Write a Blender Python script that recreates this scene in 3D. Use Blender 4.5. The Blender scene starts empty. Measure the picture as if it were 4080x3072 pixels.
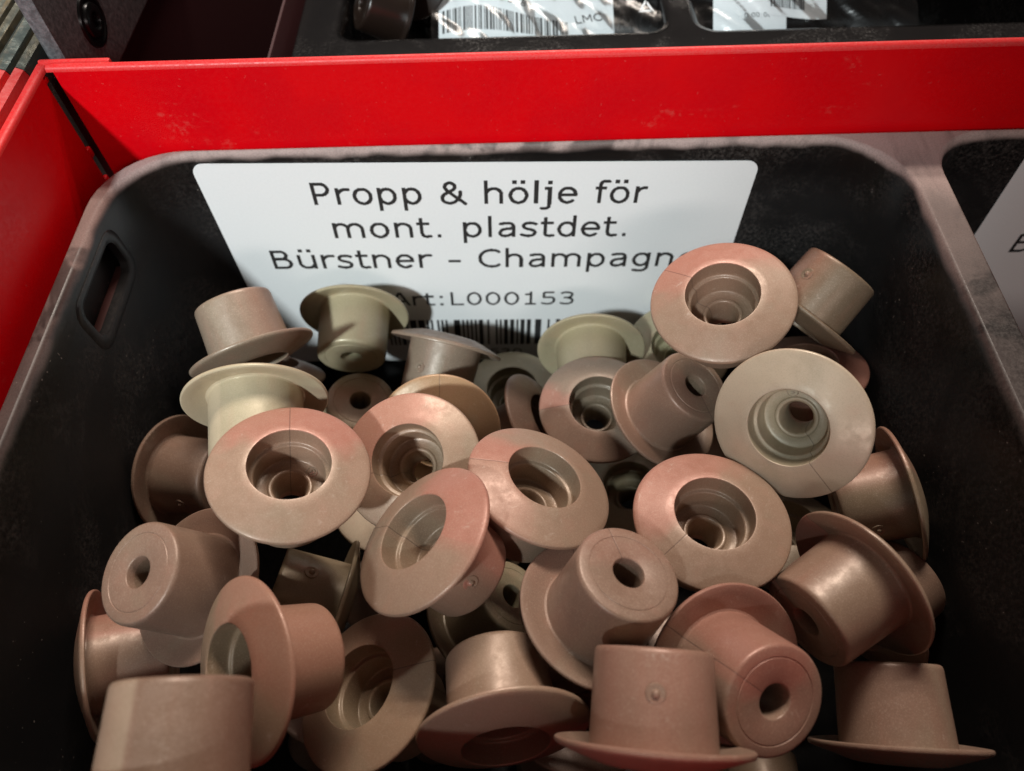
import bpy, bmesh, math, random
from mathutils import Vector, Matrix

S = 0.001                      # all lengths below are in millimetres
scene = bpy.context.scene
COL = scene.collection
random.seed(7)

# ------------------------------------------------------------------ camera
cam_data = bpy.data.cameras.new("camera")
cam = bpy.data.objects.new("camera", cam_data)
COL.objects.link(cam)
RW = ((0.999689, -0.014262, -0.020468), (-0.023093, -0.839412, -0.543005), (-0.009437, 0.543309, -0.839480))
right, down, fwd = (Vector(r) for r in RW)
m = Matrix((right, -down, -fwd)).transposed().to_4x4()
m.translation = Vector((6.15, -94.14, 76.49)) * S
cam.matrix_world = m
cam_data.sensor_width = 36.0
cam_data.sensor_fit = 'HORIZONTAL'
cam_data.lens = 26.04
cam_data.clip_start = 0.002
cam_data.clip_end = 50.0
cam_data.dof.use_dof = True
cam_data.dof.focus_distance = 0.098
cam_data.dof.aperture_fstop = 26.0
scene.camera = cam

# ------------------------------------------------------------------ light of the shop
world = bpy.data.worlds.new("World")
scene.world = world
world.use_nodes = True
bg = world.node_tree.nodes["Background"]
bg.inputs["Color"].default_value = (1.0, 0.80, 0.72, 1)
bg.inputs["Strength"].default_value = 0.085

def area_lamp(name, loc, aim, sx, sy, power, colour, spin=0.0):
    d = bpy.data.lights.new(name, 'AREA')
    d.shape = 'RECTANGLE'
    d.size, d.size_y = sx, sy
    d.energy = power
    d.color = colour
    o = bpy.data.objects.new(name, d)
    COL.objects.link(o)
    o.location = loc
    q = (Vector(aim) - Vector(loc)).to_track_quat('-Z', 'Y')
    o.rotation_euler = (q.to_matrix() @ Matrix.Rotation(spin, 3, 'Z')).to_euler()
    return o

AIM = Vector((0.0, -0.035, -0.015))
# cool spotlight over the photographer's left shoulder: it reaches the red panel, the label and the back of the heap
KEY = Vector((-0.32, -0.645, 0.69)).normalized()
KEY_AIM = Vector((-0.024, 0.014, 0.016))
kd = bpy.data.lights.new("shop_spotlight", 'SPOT')
kd.energy = 47.0
kd.color = (0.89, 0.985, 1.0)
kd.spot_size = math.radians(11.6)
kd.spot_blend = 0.7
kd.shadow_soft_size = 0.030
key = bpy.data.objects.new("shop_spotlight", kd)
COL.objects.link(key)
key.location = KEY_AIM + KEY * 0.95
key.rotation_euler = (KEY_AIM - key.location).to_track_quat('-Z', 'Y').to_euler()
# a pair of warm ceiling tubes beyond the back of the drawer
for dy in (-0.07, 0.07):
    area_lamp("ceiling_tube", AIM + Vector((0.10, 0.72 + dy, 0.95)), AIM, 0.60, 0.030, 7.4, (1.0, 0.88, 0.77))

# added warm fill lamp, low in front, standing in for bounced light
area_lamp("front_fill", AIM + Vector((0.16, -0.85, 0.50)).normalized() * 0.9, AIM, 0.35, 0.12, 1.6, (1.0, 0.86, 0.80))

scene.view_settings.view_transform = 'Standard'
scene.view_settings.look = 'None'
scene.view_settings.exposure = 0.0
scene.view_settings.gamma = 1.0
scene.render.engine = 'CYCLES'
scene.cycles.max_bounces = 8

# ------------------------------------------------------------------ helpers
def link(name, me, mat=None, parent=None):
    o = bpy.data.objects.new(name, me)
    COL.objects.link(o)
    if mat is not None and me is not None and not me.materials:
        me.materials.append(mat)
    if parent is not None:
        o.parent = parent
    return o

def empty(name, loc=(0, 0, 0)):
    o = bpy.data.objects.new(name, None)
    o.empty_display_size = 0.01
    COL.objects.link(o)
    o.location = Vector(loc) * S
    return o

def tag(o, label, cat, group=None, kind=None):
    o["label"] = label
    o["category"] = cat
    if group:
        o["group"] = group
    if kind:
        o["kind"] = kind
    return o

def mesh_from(name, verts, faces, smooth_deg=None, scale=S):
    me = bpy.data.meshes.new(name)
    me.from_pydata([tuple(c * scale for c in v) for v in verts], [], faces)
    me.validate()
    me.update()
    if smooth_deg is not None:
        smooth(me, smooth_deg)
    return me

def smooth(me, deg):
    bm = bmesh.new()
    bm.from_mesh(me)
    lim = math.radians(deg)
    for f in bm.faces:
        f.smooth = True
    for e in bm.edges:
        if len(e.link_faces) == 2:
            e.smooth = e.calc_face_angle(0) < lim
    bm.to_mesh(me)
    bm.free()

def box(name, lo, hi, mat, parent=None, bev=0.0, seg=2):
    bm = bmesh.new()
    bmesh.ops.create_cube(bm, size=1)
    for v in bm.verts:
        v.co = Vector([(lo[i] + (v.co[i] + .5) * (hi[i] - lo[i])) * S for i in range(3)])
    if bev:
        bmesh.ops.bevel(bm, geom=bm.edges[:], offset=bev * S, segments=seg, affect='EDGES', profile=.5)
    me = bpy.data.meshes.new(name)
    bm.to_mesh(me)
    bm.free()
    if bev:
        smooth(me, 40)
    return link(name, me, mat, parent)

def revolve(name, prof, seg=72, deg=35, closed=False):
    vs, fs = [], []
    n = len(prof)
    for r, z in prof:
        for k in range(seg):
            a = 2 * math.pi * k / seg
            vs.append((r * math.cos(a), r * math.sin(a), z))
    for i in range(n - 1 if not closed else n):
        j = (i + 1) % n
        for k in range(seg):
            l = (k + 1) % seg
            fs.append((i * seg + k, i * seg + l, j * seg + l, j * seg + k))
    return mesh_from(name, vs, fs, deg)

def extrude_profile(name, prof, axis, a, b, mat, parent=None, deg=40, cap=True):
    """A closed outline swept along one axis: prof in the other two axes."""
    vs, fs = [], []
    for t in (a, b):
        for p in prof:
            v = list(p)
            v.insert(axis, t)
            vs.append(v)
    n = len(prof)
    for i in range(n):
        j = (i + 1) % n
        fs.append((i, j, n + j, n + i))
    if cap:
        fs.append(tuple(range(n - 1, -1, -1)))
        fs.append(tuple(range(n, 2 * n)))
    me = mesh_from(name, vs, fs)
    bm = bmesh.new(); bm.from_mesh(me)
    bmesh.ops.recalc_face_normals(bm, faces=bm.faces[:])
    bm.to_mesh(me); bm.free()
    smooth(me, deg)
    return link(name, me, mat, parent)

# ------------------------------------------------------------------ materials
class Nodes:
    def __init__(self, name):
        self.mat = bpy.data.materials.new(name)
        self.mat.use_nodes = True
        self.t = self.mat.node_tree
        self.b = self.t.nodes["Principled BSDF"]
    def new(self, kind, **kw):
        n = self.t.nodes.new(kind)
        for k, v in kw.items():
            setattr(n, k, v)
        return n
    def put(self, sock, v):
        if hasattr(v, "links") or hasattr(v, "is_output"):
            self.t.links.new(v, sock)
        elif isinstance(v, tuple) and len(v) == 3 and sock.type == 'RGBA':
            sock.default_value = (*v, 1)
        else:
            sock.default_value = v
    def set(self, **kw):
        for k, v in kw.items():
            self.put(self.b.inputs[k.replace('_', ' ')], v)
    def math(self, op, a, b=0.0, c=None, clamp=False):
        n = self.new("ShaderNodeMath", operation=op, use_clamp=clamp)
        self.put(n.inputs[0], a)
        self.put(n.inputs[1], b)
        if c is not None:
            self.put(n.inputs[2], c)
        return n.outputs[0]
    def ramp(self, v, lo, hi, a=0.0, b=1.0):
        n = self.new("ShaderNodeMapRange", interpolation_type='SMOOTHSTEP')
        self.put(n.inputs["Value"], v)
        n.inputs["From Min"].default_value = lo
        n.inputs["From Max"].default_value = hi
        n.inputs["To Min"].default_value = a
        n.inputs["To Max"].default_value = b
        return n.outputs["Result"]
    def mix(self, f, a, b, blend='MIX'):
        n = self.new("ShaderNodeMix", data_type='RGBA', blend_type=blend)
        self.put(n.inputs[0], f)
        self.put(n.inputs[6], a)
        self.put(n.inputs[7], b)
        return n.outputs[2]
    def noise(self, scale, detail=3.0, rough=.55, vec=None, stretch=None, dist=0.0):
        n = self.new("ShaderNodeTexNoise")
        n.inputs["Scale"].default_value = scale
        n.inputs["Detail"].default_value = detail
        n.inputs["Roughness"].default_value = rough
        n.inputs["Distortion"].default_value = dist
        if vec is None:
            vec = self.coord()
        if stretch:
            mp = self.new("ShaderNodeMapping")
            mp.inputs["Scale"].default_value = stretch
            self.t.links.new(vec, mp.inputs["Vector"])
            vec = mp.outputs[0]
        self.t.links.new(vec, n.inputs["Vector"])
        return n.outputs["Fac"]
    def coord(self):
        return self.new("ShaderNodeTexCoord").outputs["Object"]
    def attr(self, name, out="Fac"):
        n = self.new("ShaderNodeAttribute", attribute_type='OBJECT', attribute_name=name)
        return n.outputs[out]
    def bump(self, h, strength, dist):
        n = self.new("ShaderNodeBump")
        n.inputs["Strength"].default_value = strength
        n.inputs["Distance"].default_value = dist
        self.put(n.inputs["Height"], h)
        self.set(Normal=n.outputs[0])

def plain(name, col, rough=.5, metal=0.0, **kw):
    n = Nodes(name)
    n.set(Base_Color=col, Roughness=rough, Metallic=metal, **kw)
    return n.mat

def plug_plastic():
    """Pearl champagne plastic: each plug's own tint, reddish streaks and a painted-in lit band in sectors round its axis, a mould seam."""
    n = Nodes("champagne_plastic")
    co = n.coord()
    sep = n.new("ShaderNodeSeparateXYZ")
    n.t.links.new(co, sep.inputs[0])
    x, y, z = sep.outputs
    r = n.math('SQRT', n.math('ADD', n.math('MULTIPLY', x, x), n.math('MULTIPLY', y, y)))
    rs = n.math('MAXIMUM', r, 1e-5)
    cx, cy = n.math('DIVIDE', x, rs), n.math('DIVIDE', y, rs)
    def cosd(a):
        return n.math('ADD', n.math('MULTIPLY', cx, n.math('COSINE', a)), n.math('MULTIPLY', cy, n.math('SINE', a)))
    ar, asm = n.attr("streak_angle"), n.attr("seam_angle")
    # noise that runs in streaks along the axis and spreads over the flange
    oi = n.new("ShaderNodeObjectInfo")
    seed = n.attr("seed")
    off = n.new("ShaderNodeCombineXYZ")
    n.put(off.inputs[0], seed); n.put(off.inputs[1], n.math('MULTIPLY', seed, 1.7))
    add = n.new("ShaderNodeVectorMath", operation='ADD')
    n.t.links.new(co, add.inputs[0]); n.t.links.new(off.outputs[0], add.inputs[1])
    flow = n.noise(150, 2, .5, add.outputs[0], (1, 1, .25), .6)
    fine = n.noise(420, 2, .5, add.outputs[0], (1, 1, .18))
    c = n.math('ADD', cosd(ar), n.math('MULTIPLY', n.math('SUBTRACT', flow, .5), 1.5))
    red = n.ramp(c, .15, .75)
    # a streak that stops at the seam
    side = n.ramp(n.math('SUBTRACT', n.math('MULTIPLY', cy, n.math('COSINE', asm)), n.math('MULTIPLY', cx, n.math('SINE', asm))), -.03, .03)
    hard = n.attr("seam_stop")
    cut = n.math('SUBTRACT', 1.0, n.math('MULTIPLY', hard, side))
    red = n.math('MULTIPLY', n.math('MULTIPLY', red, cut), n.attr("streak"))
    tint = n.attr("tint", "Color")
    # olive drift on the side away from the streak
    olive = n.math('MULTIPLY', n.ramp(flow, .50, .72), .55)
    base = n.mix(olive, tint, n.mix(.5, tint, (0.27, 0.235, 0.165)))
    base = n.mix(n.math('MULTIPLY', n.ramp(fine, .5, .75), .22), base, n.mix(.5, tint, (0.46, 0.21, 0.15)))
    base = n.mix(n.math('MULTIPLY', red, .56), base, (0.50, 0.165, 0.125))
    pale = n.math('MULTIPLY', n.ramp(cosd(n.attr('lit_band_angle')), .56, .66), n.math('MULTIPLY', n.attr('pale'), .85))  # key-lit band of a plug, painted in as a pale sector
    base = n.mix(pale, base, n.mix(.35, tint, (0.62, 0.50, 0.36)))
    # mica speckle
    sp = n.noise(6500, 1, .5)
    base = n.mix(n.math('MULTIPLY', n.ramp(sp, .50, .72), .15), base, (0.62, 0.50, 0.40))
    base = n.mix(n.math('MULTIPLY', n.ramp(sp, .48, .28), .11), base, (0.10, 0.07, 0.05))
    scuff = n.math('MULTIPLY', n.ramp(n.noise(300, 3, .7, add.outputs[0], None, 1.5), .58, .70), n.ramp(n.noise(2400, 2, .7, add.outputs[0], (1, .2, 1)), .50, .66))
    base = n.mix(n.math('MULTIPLY', scuff, .30), base, (0.60, 0.50, 0.42))
    # seam: a hairline, only where the angle is within a few hundredths of a millimetre
    dist = n.math('MULTIPLY', n.math('ABSOLUTE', n.math('SUBTRACT', n.math('MULTIPLY', cy, n.math('COSINE', asm)), n.math('MULTIPLY', cx, n.math('SINE', asm)))), r)
    line = n.math('MULTIPLY', n.ramp(dist, .00010, .00003), n.ramp(cosd(asm), 0, .1))
    line = n.math('MULTIPLY', line, n.attr("seam"))
    base = n.mix(n.math('MULTIPLY', line, .5), base, (0.07, 0.045, 0.035))
    n.set(Base_Color=base, Metallic=0.12, Specular_IOR_Level=.5)
    n.set(Roughness=n.ramp(n.noise(700, 3, .6, add.outputs[0]), .3, .7, .33, .50))
    h = n.math('ADD', n.math('MULTIPLY', n.noise(2600, 2), .6), n.math('MULTIPLY', line, -1.5))
    n.bump(h, .25, .00005)
    return n.mat

def red_paint(dust=0.0, name="red_paint"):
    n = Nodes(name)
    v = n.noise(90, 3)
    base = n.mix(n.ramp(v, .35, .7), (0.62, 0.0008, 0.004), (0.56, 0.0008, 0.005))
    specks = n.ramp(n.noise(1500, 2), .70, .78)
    base = n.mix(n.math('MULTIPLY', specks, .12), base, (0.55, 0.28, 0.25))
    # scuffs and dust low on the panel
    scuff = n.math('MULTIPLY', n.ramp(n.noise(60, 4, .7, None, (1, 1, 2.5)), .60, .72), n.ramp(n.noise(1100, 3, .7), .45, .65))
    base = n.mix(n.math('MULTIPLY', scuff, .22), base, (0.45, 0.22, 0.18))
    if dust:
        d = n.math('MULTIPLY', n.ramp(n.noise(4200, 3, .75), .15, .8), dust)  # pale grain also paints the lamp sheen on the folded edges
        base = n.mix(d, base, (0.62, 0.36, 0.32))
    n.set(Base_Color=base, Roughness=n.ramp(n.noise(1300, 3), .3, .7, .33, .50), Specular_IOR_Level=.22)
    n.bump(n.noise(420, 3), .10, .00012)
    return n.mat

def black_plastic(dust=0.0, name="black_plastic", gloss=.30, lip=False, film=.32):
    n = Nodes(name)
    co = n.coord()
    base = n.mix(n.noise(200, 3), (0.0040, 0.0038, 0.004), (0.0075, 0.0068, 0.0068))
    haze = n.math('MULTIPLY', n.ramp(n.noise(38, 4, .65, None, None, .8), .42, .62), n.ramp(n.noise(1700, 4, .8), .42, .66))
    base = n.mix(n.math('MULTIPLY', haze, film), base, (0.115, 0.098, 0.088))
    specks = n.math('MULTIPLY', n.ramp(n.noise(1700, 1), .76, .78), n.ramp(n.noise(60, 2), .50, .62))
    base = n.mix(n.math('MULTIPLY', specks, .5), base, (0.30, 0.27, 0.24))
    rough = n.math('ADD', n.math('MULTIPLY', haze, .3), gloss)
    if dust:
        wipe = n.ramp(n.noise(45, 4, .6, None, (1, 1, 1), 1.0), .40, .47, .35, 1.0)
        rub = n.ramp(n.noise(260, 3, .6, None, (1, .3, 1), .5), .22, .55, .6, 1.0)
        grain = n.ramp(n.noise(4200, 2, .7), .25, .65, .7, 1.0)
        sepd = n.new("ShaderNodeSeparateXYZ")
        n.t.links.new(co, sepd.inputs[0])
        wob = n.math('MULTIPLY', n.math('SUBTRACT', n.noise(60, 3), .5), .03)
        far = n.ramp(n.math('ADD', sepd.outputs[1], wob), -.038, -.016, .26, 1.0)
        # hands have rubbed the rib between the compartments
        rib = n.math('MULTIPLY', n.ramp(sepd.outputs[0], .0640, .0665), n.ramp(n.math('ADD', sepd.outputs[1], n.math('MULTIPLY', wob, .5)), -.009, -.017))
        far = n.math('MULTIPLY', far, n.math('SUBTRACT', 1.0, n.math('MULTIPLY', rib, .55)))
        d = n.math('MULTIPLY', n.math('MULTIPLY', wipe, grain), n.math('MULTIPLY', rub, n.math('MULTIPLY', far, dust)))
        if lip:
            sep = n.new("ShaderNodeSeparateXYZ")
            n.t.links.new(co, sep.inputs[0])
            edge = n.math('ADD', sep.outputs[2], n.math('MULTIPLY', n.math('SUBTRACT', n.noise(110, 2), .5), .0022))
            d = n.math('MULTIPLY', d, n.ramp(edge, -.0016, -.0004))
        col = n.mix(n.noise(160, 3), (0.34, 0.245, 0.225), (0.43, 0.335, 0.305))
        base = n.mix(d, base, col)
        rough = n.math('ADD', n.math('MULTIPLY', d, .45), rough, clamp=True)
    if lip:
        # the moulding is matt and scuffed below the lip
        deep = n.ramp(sep.outputs[2], -.012, -.003)
        rough = n.math('ADD', rough, n.math('MULTIPLY', n.math('SUBTRACT', 1.0, deep), .34), clamp=True)
    n.set(Base_Color=base, Roughness=rough, Specular_IOR_Level=.36)
    n.bump(n.math('ADD', n.noise(1400, 3), n.math('MULTIPLY', n.noise(180, 2), 1.5)), .12, .00010)
    return n.mat

def grease_metal():
    n = Nodes("greasy_aluminium")
    f = n.noise(120, 3, .6, None, (3, .25, 3), 1.0)
    base = n.mix(n.ramp(f, .35, .65), (0.075, 0.095, 0.092), (0.13, 0.105, 0.065))
    base = n.mix(n.ramp(n.noise(900, 4, .75), .52, .66), base, (0.10, 0.10, 0.09))
    n.set(Base_Color=base, Metallic=.8, Roughness=n.ramp(n.noise(600, 3), .3, .7, .40, .70))
    n.bump(n.noise(900, 4, .7), .5, .0003)
    return n.mat

def dusty_steel():
    n = Nodes("dusty_steel")
    g = n.noise(1300, 4, .75)
    base = n.mix(n.ramp(g, .35, .7), (0.085, 0.09, 0.095), (0.19, 0.20, 0.21))
    n.set(Base_Color=base, Metallic=.35, Roughness=.6)
    n.bump(g, .4, .0002)
    return n.mat

def paper():
    n = Nodes("label_paper")
    base = n.mix(n.noise(2500, 3), (0.70, 0.71, 0.71), (0.77, 0.78, 0.78))
    sp = n.math('MULTIPLY', n.ramp(n.noise(2200, 1), .76, .80), n.ramp(n.noise(70, 2), .55, .7))
    base = n.mix(n.math('MULTIPLY', sp, .5), base, (0.25, 0.24, 0.23))
    n.set(Base_Color=base, Roughness=.55, Specular_IOR_Level=.35)
    n.bump(n.noise(60, 2), .15, .0004)
    return n.mat

def ink():
    n = Nodes("black_print")
    n.set(Base_Color=n.mix(n.noise(3000, 2), (0.012, 0.012, 0.013), (0.035, 0.033, 0.033)), Roughness=.5)
    return n.mat

def pale_ink():
    return plain("grey_print", (0.06, 0.06, 0.06), .55)

def clear_film():
    n = Nodes("clear_film")
    t = n.t
    fr = n.new("ShaderNodeFresnel"); fr.inputs["IOR"].default_value = 1.5
    bp = n.new("ShaderNodeBump"); bp.inputs["Strength"].default_value = .3; bp.inputs["Distance"].default_value = .001
    t.links.new(n.noise(120, 3), bp.inputs["Height"])
    gl = n.new("ShaderNodeBsdfGlossy"); gl.inputs["Roughness"].default_value = .24
    tr = n.new("ShaderNodeBsdfTransparent"); tr.inputs["Color"].default_value = (.93, .95, .96, 1)
    for s_ in (fr, gl):
        t.links.new(bp.outputs[0], s_.inputs["Normal"])
    mx = n.new("ShaderNodeMixShader")
    t.links.new(n.math('ADD', n.math('MULTIPLY', fr.outputs[0], .9), .012, clamp=True), mx.inputs[0])
    t.links.new(tr.outputs[0], mx.inputs[1]); t.links.new(gl.outputs[0], mx.inputs[2])
    t.links.new(mx.outputs[0], t.nodes["Material Output"].inputs["Surface"])
    return n.mat

M_PLUG = plug_plastic()
M_RED = red_paint()
M_LIP = red_paint(.16, "dusty_sheen_red_paint")
M_SHADERED = plain("shaded_red_paint", (0.030, 0.001, 0.003), .6)  # shaded copy of the red paint, the shadow put into its colour
M_SILL = plain("dusty_red_edge", (0.085, 0.030, 0.026), .6)
M_BLACK = black_plastic(.95, "black_plastic", .30, True)
M_DECK = black_plastic(.95, "dusty_black_plastic", .34, True)
M_GLOSS = black_plastic(0.0, "glossy_black_plastic", .16, False, .06)
M_STEEL = dusty_steel()
M_RAIL = grease_metal()
M_PAPER = paper()
M_INK = ink()
M_GREYINK = pale_ink()
M_FILM = clear_film()
M_VOID = plain("gap_shade_black", (0.003, 0.0025, 0.0025), .95, Specular_IOR_Level=.05)  # near-black colour carries the shade of the gap behind the panel
M_GALV = plain("grey_primer", (0.085, 0.082, 0.080), .7)

# ------------------------------------------------------------------ moulded tray
def rr_loop(x0, x1, y0, y1, r, z, n=10):
    pts = []
    for cx, cy, a0 in ((x1 - r, y1 - r, 0), (x0 + r, y1 - r, 90), (x0 + r, y0 + r, 180), (x1 - r, y0 + r, 270)):
        for k in range(n + 1):
            a = math.radians(a0 + 90 * k / n)
            pts.append((cx + r * math.cos(a), cy + r * math.sin(a), z))
    return pts

def pocket_mesh(name, x0, x1, y0, y1, r, depth, lip_h=.8, lip_v=2.2, draft=.045, foot=7.0):
    """One compartment: rolled lip, drafted wall, rounded foot and floor."""
    loops = []
    for k in range(7):
        a = math.pi / 2 * k / 6
        h, v = lip_h * math.sin(a), -lip_v * (1 - math.cos(a))
        loops.append((h, v))
    zf = -depth
    for k in range(1, 9):
        z = -lip_v + (zf + foot + lip_v) * k / 8
        loops.append((lip_h + (-z - lip_v) * draft, z))
    h0 = loops[-1][0]
    for k in range(1, 7):
        a = math.pi / 2 * k / 6
        loops.append((h0 + foot * (1 - math.cos(a)), zf + foot * (1 - math.sin(a))))
    vs, fs = [], []
    for h, z in loops:
        vs += rr_loop(x0 + h, x1 - h, y0 + h, y1 - h, max(.8, r - h * .6), z)
    n = len(vs) // len(loops)
    for i in range(len(loops) - 1):
        for k in range(n):
            l = (k + 1) % n
            fs.append((i * n + k, i * n + l, (i + 1) * n + l, (i + 1) * n + k))
    fs.append(tuple((len(loops) - 1) * n + k for k in range(n)))
    return mesh_from(name, vs, fs, 35)

def deck_mesh(name, outer, holes, skirt=7.0, roll=1.0):
    """Flat top between the compartments, with a rolled outer edge and skirt."""
    ox0, ox1, oy0, oy1, orad = outer
    bm = bmesh.new()
    def ring(pts):
        vs = [bm.verts.new([c * S for c in p]) for p in pts]
        return vs, [bm.edges.new((vs[i], vs[(i + 1) % len(vs)])) for i in range(len(vs))]
    top, e = ring(rr_loop(ox0 + roll * .6, ox1 - roll * .6, oy0 + roll * .6, oy1 - roll * .6, orad, 0))
    edges = list(e)
    for h in holes:
        edges += ring(rr_loop(*h, 0))[1]
    bmesh.ops.triangle_fill(bm, edges=edges, use_beauty=True)
    prev = top
    for k in range(1, 5):
        a = math.pi / 2 * k / 4
        h = roll * .6 * (1 - math.sin(a)); z = -roll * (1 - math.cos(a))
        cur, _ = ring(rr_loop(ox0 + h, ox1 - h, oy0 + h, oy1 - h, orad, z))
        for i in range(len(cur)):
            j = (i + 1) % len(cur)
            bm.faces.new((prev[i], prev[j], cur[j], cur[i]))
        prev = cur
    cur, _ = ring(rr_loop(ox0, ox1, oy0, oy1, orad, -skirt))
    for i in range(len(cur)):
        j = (i + 1) % len(cur)
        bm.faces.new((prev[i], prev[j], cur[j], cur[i]))
    bmesh.ops.recalc_face_normals(bm, faces=bm.faces[:])
    for f in bm.faces:
        if abs(f.normal.z) > .99 and f.normal.z < 0:
            f.normal_flip()
    me = bpy.data.meshes.new(name)
    bm.to_mesh(me)
    bm.free()
    smooth(me, 40)
    return me

tray = tag(empty("compartment_tray", (0, -48, -66)), "dusty black moulded tray holding the champagne plugs inside the red drawer", "tray")
def under(o, parent):
    """Keep coordinates in world millimetres while hanging the part on an Empty that sits elsewhere."""
    o.parent = parent
    o.location = -parent.location
    return o

A = (-55.9, 65.8, -96.5, .45, 13.0)
B = (69.8, 172.0, -96.5, .45, 9.0)
under(link("rim_deck", deck_mesh("rim_deck", (-57.8, 176.0, -99.5, 1.05, 12.0), [A, B], 14.0), M_DECK), tray)

def cut_slot(me, lo, hi, rad):
    """Cut a rounded slot through the left wall of a pocket."""
    o = bpy.data.objects.new("tmp", me); COL.objects.link(o)
    sol = o.modifiers.new("s", 'SOLIDIFY'); sol.thickness = 1.3 * S; sol.offset = 1 if OUT else -1
    pts = [(p[0], p[1]) for p in rr_loop(lo[1], hi[1], lo[2], hi[2], rad, 0, 4)]
    vs = [(x, y, z) for x in (lo[0], hi[0]) for y, z in pts]
    k = len(pts)
    fs = [(i, (i + 1) % k, k + (i + 1) % k, k + i) for i in range(k)] + [tuple(range(k - 1, -1, -1)), tuple(range(k, 2 * k))]
    cm = mesh_from("cut", vs, fs)
    b = bmesh.new(); b.from_mesh(cm); bmesh.ops.recalc_face_normals(b, faces=b.faces[:]); b.to_mesh(cm); b.free()
    c = bpy.data.objects.new("tmp_cut", cm); COL.objects.link(c)
    bo = o.modifiers.new("b", 'BOOLEAN'); bo.operation = 'DIFFERENCE'; bo.object = c; bo.solver = 'EXACT'
    dg = bpy.context.evaluated_depsgraph_get(); dg.update()
    out = bpy.data.meshes.new_from_object(o.evaluated_get(dg))
    bpy.data.objects.remove(o); bpy.data.objects.remove(c); bpy.data.meshes.remove(cm)
    smooth(out, 35)
    return out

OUT = False
pocket_a = cut_slot(pocket_mesh("compartment", *A, 66.0), (-62, -28.2, -10.5), (-50, -13.8, -3.8), 2.0)
pocket_a.name = "compartment"
under(link("compartment", pocket_a, M_BLACK), tray)
under(link("compartment", pocket_mesh("compartment", *B, 66.0), M_BLACK), tray)
# raised bead round the wall slot
ring_in = rr_loop(-29.0, -12.9, -11.0, -3.3, 2.1, 0, 5)
vs, fs = [], []
prof = [(0.0, -.5), (.0, .05), (.3, .20), (.8, .22), (1.5, .12), (2.2, -.3)]
cy, cz = -20.85, -7.2
for q, (d, h) in enumerate(prof):
    for (y, z, _) in rr_loop(-28.3 - d, -13.7 + d, -10.6 - d, -3.7 + min(d, 1.2), 2.1 + d * .4, 0, 5):
        xw = -55.1 + (-z - 2.2) * .045
        vs.append((xw + h, y, z))
n = len(ring_in)
for q in range(len(prof) - 1):
    for k in range(n):
        l = (k + 1) % n
        fs.append((q * n + k, q * n + l, (q + 1) * n + l, (q + 1) * n + k))
under(link("slot_bead", mesh_from("slot_bead", vs, fs, 50), M_BLACK), tray)

under(box('slot_sill', (-57.7, -28.9, -12.4), (-55.9, -13.0, -10.95), M_SILL, None, .3), tray)

# ------------------------------------------------------------------ red sheet metal drawer
drawer = tag(empty("metal_drawer", (0, -48, -70)), "glossy red sheet metal drawer with pale folded top edges around the tray", "drawer")
def fold_profile(t0, top, t1, r=.75, drop=5.0):
    """Sheet that rises at t0 and folds over towards t1: outline in (t, z)."""
    s = 1 if t1 > t0 else -1
    pts = [(t0, -69.0), (t0, top - r)]
    for k in range(1, 7):
        a = math.pi / 2 * k / 6
        pts.append((t0 + s * r * (1 - math.cos(a)), top - r + r * math.sin(a)))
    pts += [(t1, top), (t1, top - 1.1)]
    pts += [(t0 + s * 1.12, top - 1.1), (t0 + s * 1.1, top - 1.3), (t0 + s * 1.1, -69.0)]
    return pts
def wall_and_lip(axis, t0, top, t1, a, b, parent):
    p = fold_profile(t0, top, t1)
    # the upright is red, the rolled top edge carries dust and painted-in lamp sheen
    s = 1 if t1 > t0 else -1
    up = [(t0, -69.0), (t0, top - .75), (t0 + s * 1.1, top - 1.3), (t0 + s * 1.1, -69.0)]
    lip = p[1:-1]
    return up, lip
up, lip = wall_and_lip(0, 1.6, 14.2, 2.5, -59.2, 190, drawer)
under(extrude_profile("back_panel", up, 0, -59.2, 190, M_RED), drawer)
under(extrude_profile("back_lip", lip, 0, -60.15, 190, M_LIP), drawer)
up, lip = wall_and_lip(1, -60.2, 14.2, -61.4, -110, -.2, drawer)
def side_profile(pts):
    return pts
under(extrude_profile("side_panel", [(t, z) for t, z in up], 1, -101.5, .25, M_RED), drawer)
under(extrude_profile("side_lip", lip, 1, -102, 2.5, M_LIP), drawer)
box_o = box("corner_tab", (-61.4, 2.55, 12.9), (-51.0, 3.4, 14.5), M_LIP, None, .35); under(box_o, drawer)
# corner gap: grey sheet shows behind, bridged by red weld spots
under(box("corner_strip", (-62.4, -1.4, -30), (-61.0, 2.45, 13.0), M_GALV), drawer)
for z0, z1 in ((12.2, 13.0), (-1.0, .7), (-20, -5.0)):
    under(box("weld_bridge", (-60.98, .26, z0), (-60.3, 1.58, z1), M_RED, None, .2), drawer)
under(box("drawer_floor", (-61, -102, -70.4), (190, 2, -69.0), M_RED), drawer)
up, lip = wall_and_lip(0, -100.6, 14.2, -101.9, -59.0, 190, drawer)
under(extrude_profile("front_panel", up, 0, -59.0, 190, M_RED), drawer)
under(extrude_profile("front_lip", lip, 0, -60.15, 190, M_LIP), drawer)

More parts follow.
